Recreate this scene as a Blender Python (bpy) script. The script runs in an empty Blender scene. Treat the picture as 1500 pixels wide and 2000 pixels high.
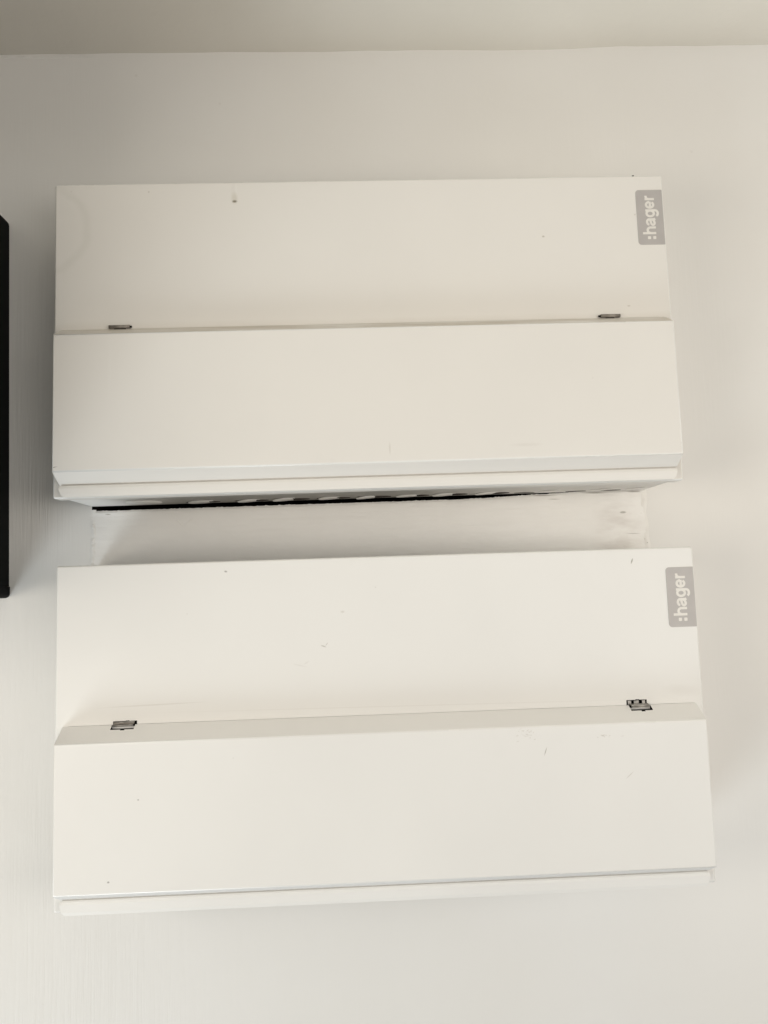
import bpy, bmesh, math, random
from mathutils import Vector, Matrix, noise
rnd = random.Random(7)
S = bpy.context.scene
COL = S.collection

# ---------------------------------------------------------------- camera
CX, CY, CZ = -0.01077, -0.65658, 1.0
YAW, PIT, ROL, FPX = 0.03333, 0.09199, -0.03406, 1428.2
f_ = Vector((math.sin(YAW)*math.cos(PIT), math.cos(YAW)*math.cos(PIT), math.sin(PIT)))
r_ = Vector((math.cos(YAW), -math.sin(YAW), 0.0))
u_ = r_.cross(f_)
r2 = r_*math.cos(ROL) + u_*math.sin(ROL)
u2 = -r_*math.sin(ROL) + u_*math.cos(ROL)
cam = bpy.data.cameras.new('camera')
cam.sensor_fit = 'VERTICAL'
cam.sensor_height = 24.0
cam.lens = FPX/2000*24
cam.clip_start = 0.01
cam.clip_end = 100
co = bpy.data.objects.new('camera', cam)
COL.objects.link(co)
M = Matrix((r2, u2, -f_)).transposed().to_4x4()
M.translation = (CX, CY, CZ)
co.matrix_world = M
S.camera = co

# ---------------------------------------------------------------- light
W = bpy.data.worlds.new('World')
S.world = W
W.use_nodes = True
bg = W.node_tree.nodes['Background']
bg.inputs[0].default_value = (1.0, 0.93, 0.84, 1)
bg.inputs[1].default_value = 0.004
S.view_settings.view_transform = 'Standard'
S.view_settings.look = 'None'
S.view_settings.exposure = 0.05
S.view_settings.gamma = 1

def lamp(name, loc, target, sx, sy, power, col):
    l = bpy.data.lights.new(name, 'AREA')
    l.shape = 'RECTANGLE'
    l.size, l.size_y = sx, sy
    l.energy = power
    l.color = col
    o = bpy.data.objects.new(name, l)
    COL.objects.link(o)
    o.location = loc
    d = Vector(target) - Vector(loc)
    o.rotation_euler = d.to_track_quat('-Z', 'Y').to_euler()
    return o
LAMPS = [
    lamp('window_light', (-1.249, -0.783, -0.495), (0, 0, 1.1), 0.79, 0.725, 20.000, (0.885, 0.96, 1.0)),
    lamp('left_light', (-0.681, -0.75, 0.948), (0, 0, 1.1), 0.493, 0.4, 3.500, (1, 0.92, 0.8)),
    lamp('room_light', (0.991, -0.75, 0.973), (0, 0, 1.1), 2.0, 0.4, 6.900, (1, 0.93, 0.835)),
    lamp('front_light', (0.4, -1.1, 0.96), (0, 0, 1.1), 1.03, 0.422, 2.100, (1, 0.975, 0.94)),  # unseen frontal fill lamp, added to lift the board
    lamp('low_fill', (0.768, -0.75, 0.183), (0, 0, 1.1), 0.88, 0.53, 1.600, (1, 0.98, 0.955)),  # unseen fill lamp added low in front to brighten the folds
    lamp('high_fill', (0.692, -1.492, 1.4), (0, 0, 1.1), 1.09, 0.4, 0.400, (1, 0.95, 0.88)),  # weak unseen fill lamp, added high in front
]

# ---------------------------------------------------------------- material helpers
class NT:
    def __init__(s, name):
        s.m = bpy.data.materials.new(name)
        s.m.use_nodes = True
        s.t = s.m.node_tree
        s.p = s.t.nodes['Principled BSDF']
        s.tc = s.t.nodes.new('ShaderNodeTexCoord').outputs['Object']
    def n(s, typ, **kw):
        x = s.t.nodes.new(typ)
        for k, v in kw.items():
            setattr(x, k, v)
        return x
    def link(s, a, b):
        s.t.links.new(a, b)
    def math(s, op, a, b=None, clamp=False):
        x = s.n('ShaderNodeMath', operation=op, use_clamp=clamp)
        for i, v in enumerate((a, b)):
            if v is None: continue
            if isinstance(v, (int, float)): x.inputs[i].default_value = v
            else: s.link(v, x.inputs[i])
        return x.outputs[0]
    def mapr(s, v, a, b, c=0.0, d=1.0, smooth=False):
        x = s.n('ShaderNodeMapRange')
        if smooth: x.interpolation_type = 'SMOOTHSTEP'
        s.link(v, x.inputs[0])
        for i, k in enumerate((a, b, c, d)): x.inputs[i+1].default_value = k
        return x.outputs[0]
    def noise(s, scale, vec=None, detail=3.0, rough=0.5, stretch=None, off=(0, 0, 0)):
        v = vec or s.tc
        if stretch or off != (0, 0, 0):
            mp = s.n('ShaderNodeMapping')
            s.link(v, mp.inputs[0])
            mp.inputs['Scale'].default_value = stretch or (1, 1, 1)
            mp.inputs['Location'].default_value = off
            v = mp.outputs[0]
        x = s.n('ShaderNodeTexNoise')
        s.link(v, x.inputs['Vector'])
        x.inputs['Scale'].default_value = scale
        x.inputs['Detail'].default_value = detail
        x.inputs['Roughness'].default_value = rough
        return x.outputs[0]
    def mix(s, fac, a, b):
        x = s.n('ShaderNodeMix', data_type='RGBA')
        if isinstance(fac, (int, float)): x.inputs[0].default_value = fac
        else: s.link(fac, x.inputs[0])
        for i, v in ((6, a), (7, b)):
            if isinstance(v, tuple): x.inputs[i].default_value = (*v, 1) if len(v) == 3 else v
            else: s.link(v, x.inputs[i])
        return x.outputs[2]
    def bump(s, h, strength, dist, prev=None):
        b = s.n('ShaderNodeBump')
        b.inputs['Strength'].default_value = strength
        b.inputs['Distance'].default_value = dist
        s.link(h, b.inputs['Height'])
        if prev: s.link(prev, b.inputs['Normal'])
        return b.outputs[0]
    def blob(s, x, z, rx, rz, ang=0.0, soft=0.35, vec=None):
        """an elliptic mark on the x-z plane, 1 inside"""
        mp = s.n('ShaderNodeMapping', vector_type='TEXTURE')
        s.link(vec or s.tc, mp.inputs[0])
        mp.inputs['Location'].default_value = (x, 0, z)
        mp.inputs['Rotation'].default_value = (0, ang, 0)
        mp.inputs['Scale'].default_value = (rx, 1e3, rz)
        l = s.n('ShaderNodeVectorMath', operation='LENGTH')
        s.link(mp.outputs[0], l.inputs[0])
        return s.mapr(l.outputs['Value'], 1.0 + soft, 1.0 - soft)
    def sep(s, vec=None):
        x = s.n('ShaderNodeSeparateXYZ')
        s.link(vec or s.tc, x.inputs[0])
        return x.outputs
    def specks(s, scale, size, keep, off=(0, 0, 0), stretch=(1, 1, 1)):
        """sparse tiny dots"""
        mp = s.n('ShaderNodeMapping')
        s.link(s.tc, mp.inputs[0])
        mp.inputs['Location'].default_value = off
        mp.inputs['Scale'].default_value = (stretch[0], 0.0, stretch[2])
        v = s.n('ShaderNodeTexVoronoi', feature='F1')
        s.link(mp.outputs[0], v.inputs['Vector'])
        v.inputs['Scale'].default_value = scale
        c = s.n('ShaderNodeSeparateColor')
        s.link(v.outputs['Color'], c.inputs[0])
        sz = s.math('MULTIPLY', s.math('ADD', c.outputs[1], 0.35), size)
        d = s.mapr(s.math('DIVIDE', v.outputs['Distance'], sz), 1.15, 0.6)
        k = s.math('LESS_THAN', c.outputs[0], keep)
        return s.math('MULTIPLY', s.math('MULTIPLY', d, k), s.mapr(c.outputs[2], 0, 1, 0.25, 1.0))
    def done(s, color=None, rough=0.5, normal=None, spec=0.5, metal=0.0):
        if color is not None:
            if isinstance(color, tuple): s.p.inputs['Base Color'].default_value = (*color, 1)
            else: s.link(color, s.p.inputs['Base Color'])
        if isinstance(rough, (int, float)): s.p.inputs['Roughness'].default_value = rough
        else: s.link(rough, s.p.inputs['Roughness'])
        if normal: s.link(normal, s.p.inputs['Normal'])
        s.p.inputs['Specular IOR Level'].default_value = spec
        s.p.inputs['Metallic'].default_value = metal
        return s.m

PAINT = (0.80, 0.79, 0.766)
PAINT_DIM = (0.775, 0.752, 0.712)      # same paint, coloured darker and creamier for the dimmer light on the upper unit

def mat_wall():
    t = NT('wall_paint')
    mott = t.noise(3.5, detail=5)
    c = t.mix(t.mapr(mott, 0.35, 0.7), (0.785, 0.770, 0.738), (0.81, 0.80, 0.778))
    # brushed vertical strokes, stronger in patches (nearer the corner on the left)
    st = t.noise(1.0, stretch=(420, 1, 16), detail=4, rough=0.6)
    st2 = t.noise(1.0, stretch=(130, 1, 7), detail=2, off=(3, 0, 1))
    patch = t.mapr(t.noise(2.6, off=(5, 2, 1)), 0.38, 0.62, 0.25, 1.0)
    x = t.sep()[0]
    patch = t.math('MULTIPLY', patch, t.mapr(x, -0.30, -0.12, 1.0, 0.22))
    h = t.math('MULTIPLY', t.math('ADD', st, t.math('MULTIPLY', st2, 0.8)), patch)
    n1 = t.bump(h, 0.7, 0.0007)
    lump = t.noise(22, detail=4)
    n2 = t.bump(lump, 0.35, 0.0012, n1)
    big = t.noise(3.0, detail=2, off=(1, 4, 2))
    n3 = t.bump(big, 0.5, 0.006, n2)
    c = t.mix(t.math('MULTIPLY', t.specks(38, 0.05, 0.10), 0.35), c, (0.45, 0.42, 0.37))
    return t.done(c, 0.55, n3, 0.35)

def mat_ceiling():
    t = NT('ceiling_paint')
    c = t.mix(t.mapr(t.noise(4, detail=5), 0.35, 0.7), (0.70, 0.675, 0.612), (0.735, 0.71, 0.652))
    n = t.bump(t.noise(90, detail=4), 0.3, 0.0012)
    n = t.bump(t.noise(5, detail=2), 0.5, 0.008, n)
    return t.done(c, 0.7, n, 0.25)

def mat_board():
    t = NT('board_paint')
    c = t.mix(t.mapr(t.noise(6, detail=5, stretch=(0.4, 1, 1.5)), 0.35, 0.7), (0.845, 0.828, 0.795), (0.885, 0.872, 0.845))
    st = t.noise(1.0, stretch=(9, 1, 330), detail=5, rough=0.6)
    st2 = t.noise(1.0, stretch=(14, 1, 130), detail=3, off=(2, 0, 3))
    wav = t.noise(22, detail=4, stretch=(1, 1, 3))
    patch = t.mapr(t.noise(7, off=(2, 2, 6)), 0.35, 0.62, 0.25, 1.0)
    n = t.bump(t.math('MULTIPLY', t.math('ADD', st, t.math('MULTIPLY', st2, 0.8)), patch), 0.8, 0.0010)
    n = t.bump(wav, 0.6, 0.0026, n)
    n = t.bump(t.noise(60, detail=5, rough=0.65, off=(4, 1, 2)), 0.5, 0.0012, n)
    # greyish rubbed patch by the right-hand seam
    rub = t.math('MULTIPLY', t.blob(0.226, 0.09, 0.018, 0.045, 0.0, 0.7), t.mapr(t.noise(60, detail=5, stretch=(0.5, 1, 1.6)), 0.42, 0.62))
    c = t.mix(t.math('MULTIPLY', rub, 0.45), c, (0.58, 0.53, 0.49))
    # dark cracks and pits near the torn upper edge
    pit = t.specks(150, 0.12, 0.02, (1, 0, 2), (0.35, 1, 1))
    c = t.mix(t.math('MULTIPLY', pit, 0.7), c, (0.25, 0.22, 0.19))
    for (x, z, rx, rz) in ((0.203, 0.1372, 0.008, 0.0006), (0.241, 0.1372, 0.006, 0.0006), (0.155, 0.1362, 0.010, 0.0006), (0.166, 0.1325, 0.0045, 0.0003), (0.237, 0.099, 0.005, 0.00025), (-0.2350, 0.1310, 0.0020, 0.0004)):
        c = t.mix(t.math('MULTIPLY', t.blob(x, z, rx, rz, 0.03, 0.6), 0.6), c, (0.25, 0.22, 0.19))
    return t.done(c, 0.5, n, 0.4)

def mat_paint(name, marks=(), streaks=(), seed=0, rough=0.46, base=PAINT, extra=None):
    t = NT(name)
    a = tuple(v*0.975 for v in base); b = tuple(min(1, v*1.015) for v in base)
    c = t.mix(t.mapr(t.noise(4.5, detail=4, off=(seed, seed*2, 0)), 0.35, 0.68), a, b)
    c = t.mix(t.math('MULTIPLY', t.specks(34, 0.034, 0.14, (seed, 0, seed*3)), 0.75), c, (0.20, 0.17, 0.14))
    c = t.mix(t.math('MULTIPLY', t.specks(80, 0.05, 0.07, (seed*5, 0, seed)), 0.4), c, (0.42, 0.38, 0.32))
    for (x, z, rx, rz, ang, amt, col) in marks:
        c = t.mix(t.math('MULTIPLY', t.blob(x, z, rx, rz, ang, 0.5), amt), c, col)
    if extra: c = extra(t, c)
    n = t.bump(t.noise(430, detail=2), 0.10, 0.00025)
    n = t.bump(t.noise(9, detail=2, off=(seed, 0, 1)), 0.25, 0.0012, n)
    r = t.mapr(t.noise(14, detail=4, off=(0, seed, 0)), 0.3, 0.75, rough-0.05, rough+0.10)
    return t.done(c, r, n, 0.35)

def mat_simple(name, color, rough, metal=0.0, spec=0.5, nscale=60, namt=0.15, bump=0.0):
    t = NT(name)
    dk = tuple(v*(1-namt) for v in color)
    c = t.mix(t.mapr(t.noise(nscale, detail=4), 0.35, 0.7), dk, color)
    n = t.bump(t.noise(nscale*4, detail=3), bump, 0.0004) if bump else None
    return t.done(c, rough, n, spec, metal)

DK = (0.10, 0.085, 0.07)
MID = (0.42, 0.38, 0.32)
H = 0.2572                                   # height of a unit; local z = H - distance from its top
def zz(d): return H - d

def upper_extra(t, c):
    # faint ring-shaped tide mark left of the centre and a run of dust along the fold
    mp = t.n('ShaderNodeMapping', vector_type='TEXTURE')
    t.link(t.tc, mp.inputs[0])
    mp.inputs['Location'].default_value = (-0.262, 0, zz(0.038))
    mp.inputs['Scale'].default_value = (0.038, 1e3, 0.036)
    l = t.n('ShaderNodeVectorMath', operation='LENGTH')
    t.link(mp.outputs[0], l.inputs[0])
    wob = t.math('ADD', l.outputs['Value'], t.mapr(t.noise(40, detail=3), 0, 1, -0.12, 0.12))
    ring = t.math('MULTIPLY', t.mapr(wob, 0.86, 1.0, smooth=True), t.mapr(wob, 1.16, 1.0, smooth=True))
    c = t.mix(t.math('MULTIPLY', ring, 0.11), c, (0.45, 0.45, 0.38))
    z = t.sep()[2]
    band = t.mapr(t.math('ADD', z, t.mapr(t.noise(30, detail=4, stretch=(0.35, 1, 1)), 0, 1, -0.004, 0.004)), zz(0.116), zz(0.1215))
    return t.mix(t.math('MULTIPLY', band, 0.14), c, (0.40, 0.34, 0.25))

m_wall = mat_wall()
m_ceil = mat_ceiling()
m_board = mat_board()
m_dark = mat_simple('cavity_shade', (0.012, 0.011, 0.010), 0.9, spec=0.1)  # near-black colour stands in for the shade inside slots and wall opening
def mat_seam():
    t = NT('filler_paint')
    c = t.mix(t.mapr(t.noise(90, detail=4), 0.4, 0.7), (0.80, 0.78, 0.745), (0.86, 0.845, 0.81))
    pit = t.mapr(t.noise(260, detail=3, off=(1, 0, 3)), 0.66, 0.74)
    c = t.mix(t.math('MULTIPLY', pit, 0.65), c, (0.22, 0.19, 0.16))
    return t.done(c, 0.6, t.bump(t.noise(420, detail=4), 0.6, 0.0006), 0.3)
m_seam = mat_seam()
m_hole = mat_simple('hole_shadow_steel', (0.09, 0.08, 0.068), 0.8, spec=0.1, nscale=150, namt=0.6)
m_black = mat_simple('black_enamel', (0.0018, 0.0024, 0.0024), 0.55, spec=0.06, nscale=30, namt=0.3)
m_metal = mat_simple('hinge_steel', (0.46, 0.44, 0.41), 0.42, metal=0.85, nscale=220, namt=0.45)
m_metal_dk = mat_simple('hinge_steel_dull', (0.33, 0.30, 0.265), 0.5, metal=0.45, nscale=220, namt=0.35)
m_badge = mat_simple('badge_grey', (0.455, 0.43, 0.415), 0.42, nscale=90, namt=0.05)
m_letter = mat_simple('badge_letters', (0.77, 0.745, 0.70), 0.45, nscale=200, namt=0.06)
m_cover_u = mat_paint('cover_paint_upper', (
    (-0.1051, zz(0.0140), 0.0022, 0.0042, 0.0, 0.35, (0.50, 0.46, 0.36)),
    (-0.1065, zz(0.0070), 0.0012, 0.0060, 0.10, 0.07, (0.50, 0.47, 0.40)),
    (-0.1035, zz(0.0070), 0.0007, 0.0060, -0.05, 0.10, (0.95, 0.94, 0.90)),
    (-0.1051, zz(0.0168), 0.0017, 0.0010, 0.0, 0.85, (0.16, 0.13, 0.08)),
    (0.1475, zz(0.0515), 0.0010, 0.0007, 0.0, 0.7, MID),
    (0.215, zz(0.112), 0.0012, 0.0006, 0.0, 0.45, MID),
), seed=1.7, extra=upper_extra, base=PAINT_DIM)
m_cover_l = mat_paint('cover_paint_lower', (
    (0.2006, zz(0.0101), 0.0005, 0.0019, 0.35, 0.75, (0.22, 0.20, 0.15)),
    (-0.1196, zz(0.0082), 0.0010, 0.0006, 0.2, 0.6, DK),
    (-0.0450, zz(0.0683), 0.0018, 0.0004, 0.35, 0.55, (0.30, 0.27, 0.22)),
    (-0.0425, zz(0.0668), 0.0013, 0.0003, -0.9, 0.40, (0.30, 0.27, 0.22)),
    (-0.0636, zz(0.0823), 0.0045, 0.0005, 0.25, 0.12, MID),
    (-0.0585, zz(0.0805), 0.0020, 0.0005, -0.5, 0.14, MID),
    (-0.0296, zz(0.0423), 0.0014, 0.0008, 0.0, 0.30, MID),
    (0.020, zz(0.116), 0.15, 0.0004, 0.01, 0.10, MID),
    (-0.175, zz(0.108), 0.030, 0.0005, -0.02, 0.22, MID),
    (0.235, zz(0.112), 0.012, 0.0035, 0.1, 0.08, MID),
), seed=4.3)
def fold_dust(t, c):
    z = t.sep()[2]
    up = t.mapr(z, zz(0.1312), zz(0.1304))
    pat = t.mapr(t.noise(26, detail=5, stretch=(0.5, 1, 6)), 0.36, 0.60)
    return t.mix(t.math('MULTIPLY', t.math('MULTIPLY', up, pat), 0.5), c, (0.47, 0.40, 0.30))
m_lid_u = mat_paint('lid_paint_upper', (
    (0.014, zz(0.228), 0.0006, 0.0040, 0.0, 0.25, MID),
    (0.120, zz(0.228), 0.010, 0.0012, 0.0, 0.10, MID),
    (0.243, zz(0.230), 0.0007, 0.0007, 0.0, 0.8, DK),
    (-0.243, zz(0.2355), 0.0030, 0.0003, -0.2, 0.7, DK),
    (-0.20, zz(0.16), 0.0012, 0.022, 0.03, 0.05, (0.95, 0.94, 0.92)),  # pale streak painted in for a faint reflection on the lid
), seed=8.1, rough=0.44, extra=fold_dust, base=PAINT_DIM)
lm = [(0.1197, zz(0.1502), 0.0003, 0.0026, 0.35, 0.65, (0.25, 0.22, 0.18)),
      (0.1823, zz(0.1699), 0.0032, 0.0003, -0.7, 0.40, MID),
      (-0.182, zz(0.173), 0.0006, 0.0005, 0.0, 0.5, DK),
      (-0.2035, zz(0.2300), 0.0008, 0.0006, 0.0, 0.6, DK)]
for k in range(26):
    lm.append((0.1069 + rnd.gauss(0, 0.004), zz(0.1366) + rnd.gauss(0, 0.0022), rnd.uniform(.0003, .0011), rnd.uniform(.0002, .0005), rnd.uniform(-.4, .4), rnd.uniform(.12, .35), MID))
for k in range(9):
    lm.append((0.1648 + rnd.gauss(0, 0.005), zz(0.1405) + rnd.gauss(0, 0.0006), rnd.uniform(.0004, .0013), rnd.uniform(.0002, .0004), rnd.uniform(-.2, .2), rnd.uniform(.15, .4), MID))
m_lid_l = mat_paint('lid_paint_lower', lm, seed=12.9, rough=0.44)

m_rim = mat_paint('rim_paint', seed=6.2, rough=0.24)
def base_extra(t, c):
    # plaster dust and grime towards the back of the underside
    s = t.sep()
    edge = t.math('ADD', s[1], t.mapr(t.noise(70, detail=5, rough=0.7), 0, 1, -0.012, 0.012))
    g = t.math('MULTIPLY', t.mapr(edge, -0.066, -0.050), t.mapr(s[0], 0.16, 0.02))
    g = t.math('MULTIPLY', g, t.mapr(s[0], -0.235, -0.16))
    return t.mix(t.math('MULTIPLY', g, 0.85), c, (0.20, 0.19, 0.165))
m_clean = mat_paint('knockout_paint', seed=9.4, rough=0.42)
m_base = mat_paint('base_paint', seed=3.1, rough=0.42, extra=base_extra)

# ---------------------------------------------------------------- mesh helpers
def obj(name, bm, mats, parent=None, smooth=False, loc=None):
    me = bpy.data.meshes.new(name)
    bm.normal_update()
    bm.to_mesh(me)
    bm.free()
    for m in (mats if isinstance(mats, (list, tuple)) else [mats]):
        me.materials.append(m)
    if smooth:
        for p in me.polygons: p.use_smooth = True
    o = bpy.data.objects.new(name, me)
    COL.objects.link(o)
    if parent: o.parent = parent
    if loc: o.location = loc
    return o

def box(bm, x0, x1, y0, y1, z0, z1, mi=0):
    r = bmesh.ops.create_cube(bm, size=1.0)
    for v in r['verts']:
        v.co = Vector(((x0+x1)/2 + v.co.x*(x1-x0), (y0+y1)/2 + v.co.y*(y1-y0), (z0+z1)/2 + v.co.z*(z1-z0)))
    for f in {f for v in r['verts'] for f in v.link_faces}: f.material_index = mi
    return r['verts']

def rbox(x0, x1, y0, y1, z0, z1, r, seg=3, only=None):
    bm = bmesh.new()
    box(bm, x0, x1, y0, y1, z0, z1)
    es = [e for e in bm.edges if only is None or only(e)]
    bmesh.ops.bevel(bm, geom=es, offset=r, segments=seg, profile=0.5, affect='EDGES')
    return bm

def prism_x(bm, prof, xl, xr):
    """prof: list of (y,z); xl/xr: x per profile point (lists) -> closed prism along x"""
    A = [bm.verts.new((xl[i], p[0], p[1])) for i, p in enumerate(prof)]
    B = [bm.verts.new((xr[i], p[0], p[1])) for i, p in enumerate(prof)]
    n = len(prof)
    for i in range(n):
        j = (i+1) % n
        bm.faces.new((A[i], A[j], B[j], B[i]))
    bm.faces.new(A[::-1]); bm.faces.new(B)
    bmesh.ops.recalc_face_normals(bm, faces=bm.faces[:])

def cyl_x(bm, x0, x1, y, z, r, seg=14, mi=0):
    res = bmesh.ops.create_cone(bm, cap_ends=True, segments=seg, radius1=r, radius2=r, depth=1.0,
                                matrix=Matrix.Translation(((x0+x1)/2, y, z)) @ Matrix.Rotation(math.pi/2, 4, 'Y') @ Matrix.Diagonal((1, 1, x1-x0, 1)))
    for f in {f for v in res['verts'] for f in v.link_faces}: f.material_index = mi

def cut(o, boxes, dark):
    """cut rectangular pockets into a part; the pocket faces take the given colour, dark where it stands for shade"""
    if len(boxes) > 1:
        for b in boxes: cut(o, [b], dark)
        return
    bm = bmesh.new()
    box(bm, *boxes[0])
    c = obj('cutter', bm, dark, o.parent)
    md = o.modifiers.new('cut', 'BOOLEAN')
    md.operation = 'DIFFERENCE'; md.object = c; md.solver = 'EXACT'; md.material_mode = 'TRANSFER'
    bpy.context.view_layer.update()
    me = bpy.data.meshes.new_from_object(o.evaluated_get(bpy.context.evaluated_depsgraph_get()))
    o.modifiers.clear()
    old = o.data
    o.data = me
    me.name = o.name
    bpy.data.meshes.remove(old)
    cm = c.data
    bpy.data.objects.remove(c); bpy.data.meshes.remove(cm)

def thing(name, label, cat, loc, group=None):
    o = bpy.data.objects.new(name, None)
    o.empty_display_size = 0.05
    COL.objects.link(o)
    o.location = loc
    o['label'] = label; o['category'] = cat
    if group: o['group'] = group
    return o

# ---------------------------------------------------------------- setting: wall, ceiling
OX, OZ0, OZ1 = 0.2492, 0.93, 1.12             # opening in the wall behind the board
def build_wall():
    bm = bmesh.new()
    xs = [-3.0, -OX, OX, 3.0]; zs = [-0.6, OZ0, OZ1, 1.5120]
    g = [[bm.verts.new((x, 0, z)) for z in zs] for x in xs]
    for i in range(3):
        for k in range(3):
            if i == 1 and k == 1: continue
            bm.faces.new((g[i][k], g[i+1][k], g[i+1][k+1], g[i][k+1]))
    # reveal of the opening
    c = [(-OX, OZ0), (OX, OZ0), (OX, OZ1), (-OX, OZ1)]
    for a in range(4):
        (x0, z0), (x1, z1) = c[a], c[(a+1) % 4]
        f = bm.faces.new([bm.verts.new(v) for v in ((x0, 0, z0), (x1, 0, z1), (x1, 0.09, z1), (x0, 0.09, z0))])
        f.material_index = 1
    f = bm.faces.new([bm.verts.new((x, 0.09, z)) for x, z in c]); f.material_index = 1
    bmesh.ops.remove_doubles(bm, verts=bm.verts[:], dist=1e-5)
    o = obj('wall', bm, [m_wall, m_dark])
    o['kind'] = 'structure'
    return o
wall = build_wall()

def ceil_h(x):
    h = 1.5043 + 0.0009*noise.noise(Vector((x*9, 0.3, 0))) + 0.0006*noise.noise(Vector((x*40, 1.3, 0)))
    t = min(1, max(0, (x-0.20)/0.06))
    return h + 0.0022*t*t*(3-2*t)
def build_ceiling():
    bm = bmesh.new()
    xs = [-3.0, -1.0] + [-0.6 + i*0.006 for i in range(201)] + [1.0, 3.0]
    ys = [0.02, 0.0, -0.006, -0.02, -0.06, -0.15, -0.4, -1.0, -3.2]
    g = [[bm.verts.new((x, y, 1.5045 + (ceil_h(x)-1.5045)*max(0, 1+y/0.15) + 0.0016*noise.noise(Vector((x*5, y*5, 7)))*min(1, -y*20 if y < 0 else 0)))
          for y in ys] for x in xs]
    for i in range(len(xs)-1):
        for k in range(len(ys)-1):
            bm.faces.new((g[i][k], g[i+1][k], g[i+1][k+1], g[i][k+1]))
    o = obj('ceiling', bm, m_ceil, smooth=True)
    o['kind'] = 'structure'
build_ceiling()

def lumpy(name, length, width, height, nx, ny, seed, mat, parent, place, hole=0.0):
    """an uneven ridge of filler: a grid whose height follows noise; place(u, v, h) puts it in the world"""
    bm = bmesh.new()
    g = []
    for i in range(nx):
        row = []
        for j in range(ny):
            u = i/(nx-1)*length; v = (j/(ny-1)-0.5)*width
            e = 1-abs(2*j/(ny-1)-1)**1.5
            n = 0.55 + 0.8*noise.noise(Vector((u*90+seed, v*160, seed))) + 0.5*noise.noise(Vector((u*350, v*420, seed*2)))
            v2 = v + width*0.30*noise.noise(Vector((u*70, seed*3, 0)))
            row.append(bm.verts.new(place(u, v2, height*e*max(-0.1, n) - 0.0002)))
        g.append(row)
    for i in range(nx-1):
        for j in range(ny-1):
            bm.faces.new((g[i][j], g[i+1][j], g[i+1][j+1], g[i][j+1]))
    return obj(name, bm, mat, parent, smooth=True)
lumpy('caulk_bead', 0.17, 0.004, 0.0011, 120, 7, 2.0, m_wall, wall, lambda u, v, h: (-0.42+u, -h, 1.5015+v))

# ---------------------------------------------------------------- board between the units
panel = thing('infill_panel', 'white brush-painted board in the wall between the two metal boxes', 'wall panel', (0, 0, OZ0+0.005))
Z0 = OZ0+0.005
def board_top(x):
    base = 1.0693 + 0.0008*(x+0.25)/0.35
    t = min(1, max(0, (x-0.09)/0.095))
    base += t*0.0033
    return base - Z0 + 0.00045*noise.noise(Vector((x*60, 4, 0))) + 0.0003*noise.noise(Vector((x*260, 9, 0))) + (0.0007*max(0, noise.noise(Vector((x*900, 2, 0)))))
bm = bmesh.new()
N = 330
xs = [-0.2485 + 0.497*i/N for i in range(N+1)]
rows = []
for x in xs:
    tp = board_top(x)
    rows.append([bm.verts.new((x, y, z)) for y, z in ((0.011, 0.0), (-0.0004, 0.0), (-0.0004, tp*0.6), (-0.0004+0.0003*noise.noise(Vector((x*30, 0, 1))), tp-0.002),
                                                     (0.0004+0.0004*noise.noise(Vector((x*220, 5, 1))), tp), (0.011, tp+0.0002))])
for i in range(N):
    for k in range(6):
        j = (k+1) % 6
        bm.faces.new((rows[i][k], rows[i+1][k], rows[i+1][j], rows[i][j]))
bm.faces.new(rows[0]); bm.faces.new(rows[-1][::-1])
bmesh.ops.recalc_face_normals(bm, faces=bm.faces[:])
obj('board', bm, m_board, panel)
lumpy('filler_seam', 0.062, 0.0052, 0.0011, 130, 11, 5.0, m_seam, panel, lambda u, v, h: (-0.2478+v, -0.0004-h, 1.0705-Z0-u))
lumpy('filler_seam', 0.062, 0.0062, 0.0006, 130, 11, 8.3, m_seam, panel, lambda u, v, h: (0.2482+v, -0.0004-h, 1.0735-Z0-u))
lumpy('filler_ridge', 0.009, 0.0016, 0.0012, 20, 5, 1.3, m_board, panel, lambda u, v, h: (-0.1745+u*0.7-v*0.6, -0.0004-h, 1.0600-Z0-u*0.8-v*0.6))
lumpy('filler_ridge', 0.009, 0.0016, 0.0012, 20, 5, 3.7, m_board, panel, lambda u, v, h: (-0.1680+u*0.75+v*0.6, -0.0004-h, 1.0530-Z0+u*0.75-v*0.6))

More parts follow.
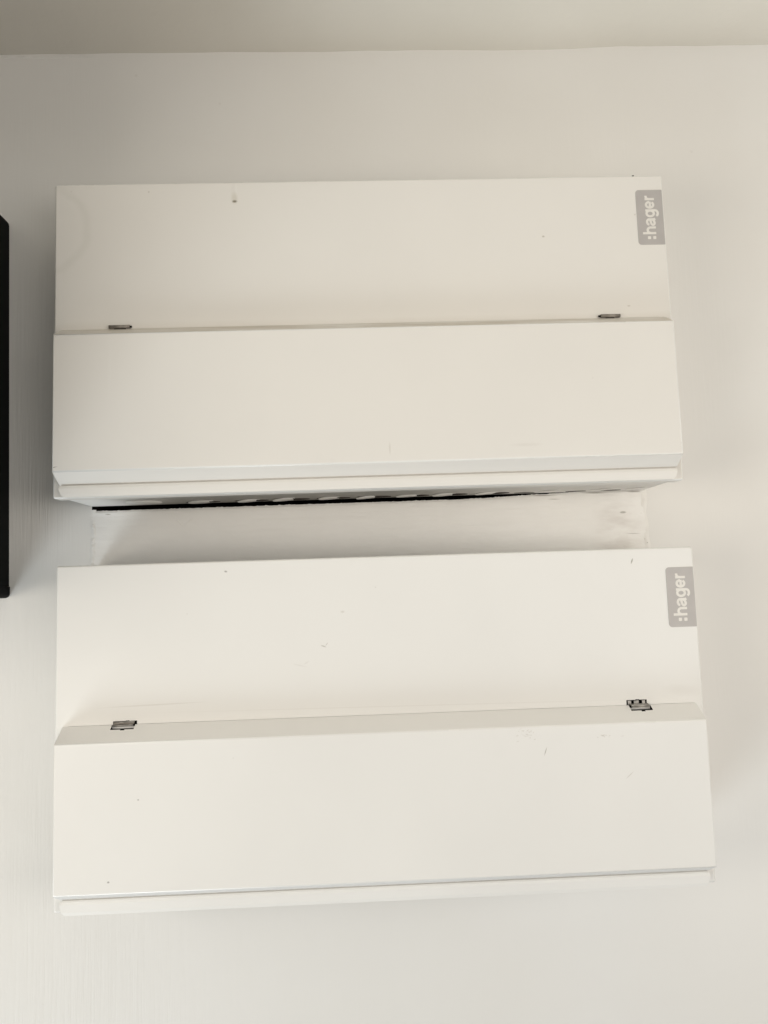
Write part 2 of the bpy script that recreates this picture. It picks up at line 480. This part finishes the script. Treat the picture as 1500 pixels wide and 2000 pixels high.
# ---------------------------------------------------------------- lettering of the badges (drawn as strokes, x-height 1)
def smooth_path(pts, k=6):
    out = []
    n = len(pts)
    for i in range(n-1):
        p0 = Vector(pts[max(0, i-1)]); p1 = Vector(pts[i]); p2 = Vector(pts[i+1]); p3 = Vector(pts[min(n-1, i+2)])
        for s in range(k):
            t = s/k
            out.append(0.5*((2*p1) + (-p0+p2)*t + (2*p0-5*p1+4*p2-p3)*t*t + (-p0+3*p1-3*p2+p3)*t**3))
    out.append(Vector(pts[-1]))
    return out
def ell(cx, cy, rx, ry, a0, a1, n=28):
    return [Vector((cx+rx*math.cos(math.radians(a0+(a1-a0)*i/n)), cy+ry*math.sin(math.radians(a0+(a1-a0)*i/n)))) for i in range(n+1)]
HW = 0.125
def L(*pts): return [Vector(p) for p in pts]
GLYPH = {
 'h': (0.88, [L((HW, 0), (HW, 1.40)), smooth_path([(HW, .50), (.17, .70), (.30, .84), (.47, .885), (.64, .82), (.745, .66), (.755, .48)]) + L((.755, 0))]),
 'a': (0.90, [smooth_path([(.14, .66), (.20, .80), (.40, .885), (.60, .85), (.72, .74), (.735, .60)]) + L((.735, .22)) + smooth_path([(.735, .20), (.76, .08), (.80, .0)], 4),
              smooth_path([(.735, .56), (.56, .52), (.30, .46), (.14, .36), (.125, .22), (.24, .115), (.42, .115), (.60, .19), (.72, .34)])]),
 'g': (0.92, [ell(.44, .50, .315, .385, 0, 360), L((.79, 1.0), (.79, .02)) + smooth_path([(.79, .0), (.755, -.16), (.62, -.27), (.44, -.295), (.27, -.26), (.16, -.13)])[1:]]),
 'e': (0.90, [ell(.44, .50, .32, .385, 2, 326), L((.13, .475), (.80, .475))]),
 'r': (0.52, [L((HW, 0), (HW, 1.0)), smooth_path([(HW, .50), (.16, .70), (.26, .82), (.38, .87), (.52, .87)])]),
}
def ribbon(bm, path, hw, z, tf):
    P = [path[0]]
    for q in path[1:]:
        if (q-P[-1]).length > 1e-4: P.append(q)
    closed = (P[0]-P[-1]).length < 1e-3
    if closed: P = P[:-1]
    n = len(P); a = []; b = []
    for i in range(n):
        if closed: d = P[(i+1) % n]-P[i-1]
        else: d = P[min(n-1, i+1)]-P[max(0, i-1)]
        d.normalize(); nn = Vector((-d.y, d.x))*hw
        a.append(bm.verts.new(tf(P[i]+nn, z))); b.append(bm.verts.new(tf(P[i]-nn, z)))
    for i in range(n if closed else n-1):
        j = (i+1) % n
        bm.faces.new((a[i], b[i], b[j], a[j]))

# ---------------------------------------------------------------- the metal units
D = 0.0815
DL = 0.0178
def build_unit(label, loc, roty, mcover, mlid, bx, bz0, bz1, opened, lip_drop, knock):
    U = thing('consumer_unit', label, 'electrical box', loc, 'white metal boxes on the wall')
    U.rotation_euler = (0, roty, 0)
    # back box, its underside set 2 mm above the cover's lower rim
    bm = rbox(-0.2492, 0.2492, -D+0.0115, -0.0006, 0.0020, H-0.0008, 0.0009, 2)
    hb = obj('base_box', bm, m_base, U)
    # front cover with folded rim
    yf = -D
    bm = rbox(-0.25, 0.25, yf, yf+0.0120, 0.0, H, 0.0016, 4,
              only=lambda e: not all(abs(v.co.y-(yf+0.012)) < 1e-6 for v in e.verts))
    bm.normal_update()
    for f in bm.faces:
        if abs(f.normal.y) < 0.97 and min(1-abs(f.normal.x), 1-abs(f.normal.z)) > 0.01: f.material_index = 2
    cv = obj('front_cover', bm, [mcover, m_dark, m_rim], U)
    for p in cv.data.polygons: p.use_smooth = p.material_index == 2
    if knock:
        bm = bmesh.new()
        bmesh.ops.create_icosphere(bm, subdivisions=1, radius=0.0009, matrix=Matrix.Translation((0.2262, yf+0.0012, H+0.0002)) @ Matrix.Diagonal((1.2, 1, 0.7, 1)))
        obj('plaster_crumb', bm, m_hole, cv)
    # hinged lid: sheet folded inwards at top and bottom
    yl = yf-DL
    lw = 0.24335
    prof = [(yf-0.0002, zz(0.1219)), (yl, zz(0.1317)), (yl, zz(0.2386)), (yf-0.0012, zz(0.2474)), (yf-0.0002, zz(0.2474))]
    bm = bmesh.new()
    prism_x(bm, prof, [-0.2440, -lw, -lw, -0.2440, -0.2440], [0.2440, lw, lw, 0.2440, 0.2440])
    es = [e for e in bm.edges if all(v.co.y < yl+1e-5 for v in e.verts)]
    rb = bmesh.ops.bevel(bm, geom=es, offset=0.0010, segments=3, profile=0.5, affect='EDGES')
    for f in rb['faces']: f.material_index = 2
    lid = obj('lid', bm, [mlid, m_dark, m_rim], U)
    for p in lid.data.polygons: p.use_smooth = p.material_index == 2
    # finger pull below the lid
    ld = lip_drop
    prof = [(yf-0.0002, zz(0.2472)), (yf-0.0030, zz(0.2474)), (yf-0.0040, zz(0.2482)), (yf-0.0044, zz(0.2500)),
            (yf-0.0040, zz(0.2545+ld*.8)), (yf-0.0034, zz(0.2566+ld)), (yf-0.0008, zz(0.2570+ld))]
    tp = [.2425, .2428, .2436, .2440, .2425, .2405, .2403]
    bm = bmesh.new()
    prism_x(bm, prof, [-v for v in tp], tp)
    fp = obj('finger_pull', bm, mlid, lid)
    for p in fp.data.polygons: p.use_smooth = False
    # hinges
    for side in (-1, 1):
        x0, x1 = ((-0.2060, -0.1895) if side < 0 else ((0.1905, 0.2065) if not opened else (0.1915, 0.2075)))
        if not opened:
            bm = bmesh.new()
            cyl_x(bm, x0, x1, yf-0.0016, zz(0.1207), 0.00145)
            h = obj('hinge', bm, m_metal_dk, U)
            for p in h.data.polygons: p.use_smooth = len(p.vertices) == 4
            bm = bmesh.new()
            e0, e1 = (x1, x1+0.0014) if side < 0 else (x0-0.0018, x0)
            cyl_x(bm, e0, e1, yf-0.0015, zz(0.1208), 0.0008)
            m_ = 0.55 if side < 0 else 0.45
            box(bm, x0+(x1-x0)*0.25, x0+(x1-x0)*(0.25+m_), yf-0.0018, yf-0.0002, zz(0.1229), zz(0.1222))
            obj('hinge_pin', bm, m_dark, h)
        elif side < 0:
            xm = (x0+x1)/2
            cut(cv, [(x0-0.0002, x1+0.0014, yf-0.002, yf+0.006, zz(0.1232), zz(0.1192)),
                     (xm+0.0010, xm+0.0040, yf-0.002, yf+0.006, zz(0.1195), zz(0.1189))], m_dark)
            cut(lid, [(x0-0.0008, x1+0.0002, yf-0.0050, yf+0.003, zz(0.1247), zz(0.1214)),
                      (xm-0.0014, xm+0.0018, yf-0.0058, yf-0.0030, zz(0.1251), zz(0.1240))], m_dark)
            bm = bmesh.new()
            cyl_x(bm, x0, x1-0.0004, yf-0.0002, zz(0.12005), 0.00055)
            cyl_x(bm, x0-0.0004, x1-0.0012, yf-0.0014, zz(0.1223), 0.00080)
            h = obj('hinge', bm, m_metal, U)
            for p in h.data.polygons: p.use_smooth = len(p.vertices) == 4
            bm = bmesh.new()
            box(bm, x0, x1-0.001, yf+0.0004, yf+0.0008, zz(0.1217), zz(0.1206))
            obj('hinge_leaf', bm, m_metal_dk, h)
        else:
            cut(cv, [(0.1893, 0.2054, yf-0.002, yf+0.006, zz(0.1240), zz(0.1180)),
                     (0.1965, 0.1995, yf-0.002, yf+0.006, zz(0.1184), zz(0.1176))], m_dark)
            cut(lid, [(0.1908, 0.2076, yf-0.0060, yf+0.003, zz(0.1253), zz(0.1210)),
                      (0.1985, 0.2014, yf-0.0070, yf-0.0040, zz(0.1258), zz(0.1246))], m_dark)
            bm = bmesh.new()
            pl = [(yf-0.0002, zz(0.1208)), (yf-0.0012, zz(0.1208)), (yf-0.0040, zz(0.1230)), (yf-0.0040, zz(0.1235)), (yf-0.0034, zz(0.1235))]
            prism_x(bm, pl, [0.1916, 0.1916, 0.1924, 0.1924, 0.1924], [0.2060, 0.2060, 0.2062, 0.2062, 0.2062])
            cyl_x(bm, 0.1919, 0.2058, yf-0.0028, zz(0.1219), 0.0007)
            h = obj('hinge', bm, m_metal, U)
            bm = bmesh.new()
            for a, b in ((0.1906, 0.1932), (0.1954, 0.1992), (0.2018, 0.2042)):
                box(bm, a, b, yf+0.0004, yf+0.0012, zz(0.1222), zz(0.1186))
            obj('hinge_leaf', bm, m_metal, h)
    if opened:                                          # shadow gap along the fold
        cut(cv, [(-0.2395, 0.2425, yf-0.001, yf+0.0012, zz(0.12210), zz(0.12168))], mcover)
    # badge with rounded inner corners
    bm = bmesh.new()
    rr = 0.0028; w0, w1 = bx
    out = [(w1, zz(bz0)), (w1, zz(bz1))]
    for i in range(7):
        a = math.pi/2*i/6
        out.append((w0+rr-rr*math.sin(a), zz(bz1)+rr-rr*math.cos(a)))
    for i in range(7):
        a = math.pi/2*i/6
        out.append((w0+rr-rr*math.cos(a), zz(bz0)-rr+rr*math.sin(a)))
    out = out[::-1]
    A = [bm.verts.new((x, yf-0.00025, z)) for x, z in out]
    B = [bm.verts.new((x, yf+0.0002, z)) for x, z in out]
    bm.faces.new(A)
    for i in range(len(out)):
        j = (i+1) % len(out)
        bm.faces.new((A[j], A[i], B[i], B[j]))
    bmesh.ops.recalc_face_normals(bm, faces=bm.faces[:])
    bd = obj('badge', bm, m_badge, U)
    Wd = w1-w0; Ht = bz1-bz0
    xh = 0.355*Wd; base = w0+0.685*Wd
    bm = bmesh.new()
    zlo = zz(bz1)
    order = 'hager'
    tot = sum(GLYPH[c][0] for c in order)+0.05*4
    sx = (0.894-0.187)*Ht/tot
    def tf(off):
        return lambda p, q: (base-p.y*xh, yf-0.00030-q, zlo+0.187*Ht+(off+p.x)*sx)
    off = 0; q = 0
    for c in order:
        for path in GLYPH[c][1]:
            ribbon(bm, path, HW, q, tf(off)); q += 0.000006
        off += GLYPH[c][0]+0.05
    for k in (0, 1):                                    # the two square dots in front of the word
        cxx = base - xh*(0.19+0.56*k); czz = zlo+0.125*Ht; s = 0.0013; r = 0.0005
        ring = []
        for qx, qz, a0 in ((1, 1, 0), (-1, 1, 90), (-1, -1, 180), (1, -1, 270)):
            for i in range(4):
                a = math.radians(a0+30*i)
                ring.append(bm.verts.new((cxx+qx*(s-r)+r*math.cos(a), yf-0.00034, czz+qz*(s-r)+r*math.sin(a))))
        bm.faces.new(ring[::-1])
    bmesh.ops.recalc_face_normals(bm, faces=bm.faces[:])
    for f in bm.faces:
        if f.normal.y > 0: f.normal_flip()
    obj('lettering', bm, m_letter, bd)
    # knock-out discs in the underside
    if knock:
        bm = bmesh.new()
        R = 0.0150; seg = 28
        bmesh.ops.create_cone(bm, cap_ends=True, segments=seg, radius1=R-0.0004, radius2=R, depth=0.0008)
        k0 = None; d0 = None
        for i, x in enumerate((-0.2126, -0.165, -0.1226, -0.0864, -0.0506, -0.0144, 0.0197, 0.0538, 0.0913, 0.1275, 0.1740, 0.2060)):
            if k0 is None: k = k0 = obj('knockout', bm, m_clean, hb, smooth=True)
            else:
                k = k0.copy(); COL.objects.link(k); k.parent = hb
            if i == 0:
                k.location = (x+0.0165, -0.024, 0.0018); k.rotation_euler = (0.02, 0, 0)
            elif i < 9:                                  # half-pushed: the left edge hangs down, the right edge is in the box
                k.location = (x+0.0165+rnd.uniform(-.002, .002), -0.013+rnd.uniform(-.002, .002), 0.0020); k.scale = (rnd.uniform(.9, 1.05), rnd.uniform(.45, .65), 1); k.rotation_euler = (rnd.uniform(-0.02, 0.02), -rnd.uniform(0.04, 0.09), rnd.uniform(-.1, .1))
            else:                                        # painted over: only a bent sliver shows
                k.location = (x+0.0290, -0.018, 0.0012); k.rotation_euler = (0.0, -0.02, -0.42); k.scale = (0.62, 0.10, 1)
            if i:
                if d0 is None:
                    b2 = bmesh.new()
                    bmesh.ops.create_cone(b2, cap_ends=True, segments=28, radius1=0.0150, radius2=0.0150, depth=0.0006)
                    d = d0 = obj('knockout_shade', b2, m_hole, hb)  # flat dark disc, stands in for the shade of an open hole
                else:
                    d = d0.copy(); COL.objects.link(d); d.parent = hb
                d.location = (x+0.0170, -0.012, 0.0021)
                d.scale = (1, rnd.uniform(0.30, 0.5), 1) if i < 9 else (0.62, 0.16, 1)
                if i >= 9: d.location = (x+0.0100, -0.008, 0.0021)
    return U

UZ, LZ = 1.32857, 1.01834
build_unit('upper white metal box near the ceiling, with a dark paint drip on its front', (0, 0, UZ-H), 0.0,
           m_cover_u, m_lid_u, (0.2266, 0.2489), 0.0130, 0.0603, False, 0.0, True)
build_unit('lower white metal box with black slots around its hinges, below the painted board', (0.00268, 0, LZ-H), 0.00174,
           m_cover_l, m_lid_l, (0.2270, 0.2491), 0.0160, 0.0630, True, 0.0014, False)

# ---------------------------------------------------------------- black cabinet at the left edge
CBX, CB0, CB1, CBD = -0.3207, 0.9925, 1.3390, 0.30
cab = thing('black_cabinet', 'plain black box on the wall at the left edge of the picture', 'cabinet', (CBX-0.20, 0, CB0))
cab.rotation_euler = (0, -0.0125, 0)
notback = lambda e: not all(v.co.y > -0.001 for v in e.verts)
front_round = lambda e: notback(e) and not all(v.co.z < 0.0105 for v in e.verts)
obj('cabinet_body', rbox(-0.20, 0.20, -CBD, -0.0006, 0.010, CB1-CB0, 0.006, 4, front_round), m_black, cab)
low_round = lambda e: notback(e) and not all(v.co.z > 0.0098 for v in e.verts)
obj('bottom_rim', rbox(-0.2008, 0.2008, -CBD-0.0008, -0.0006, 0.0, 0.0099, 0.004, 4, low_round), m_black, cab)
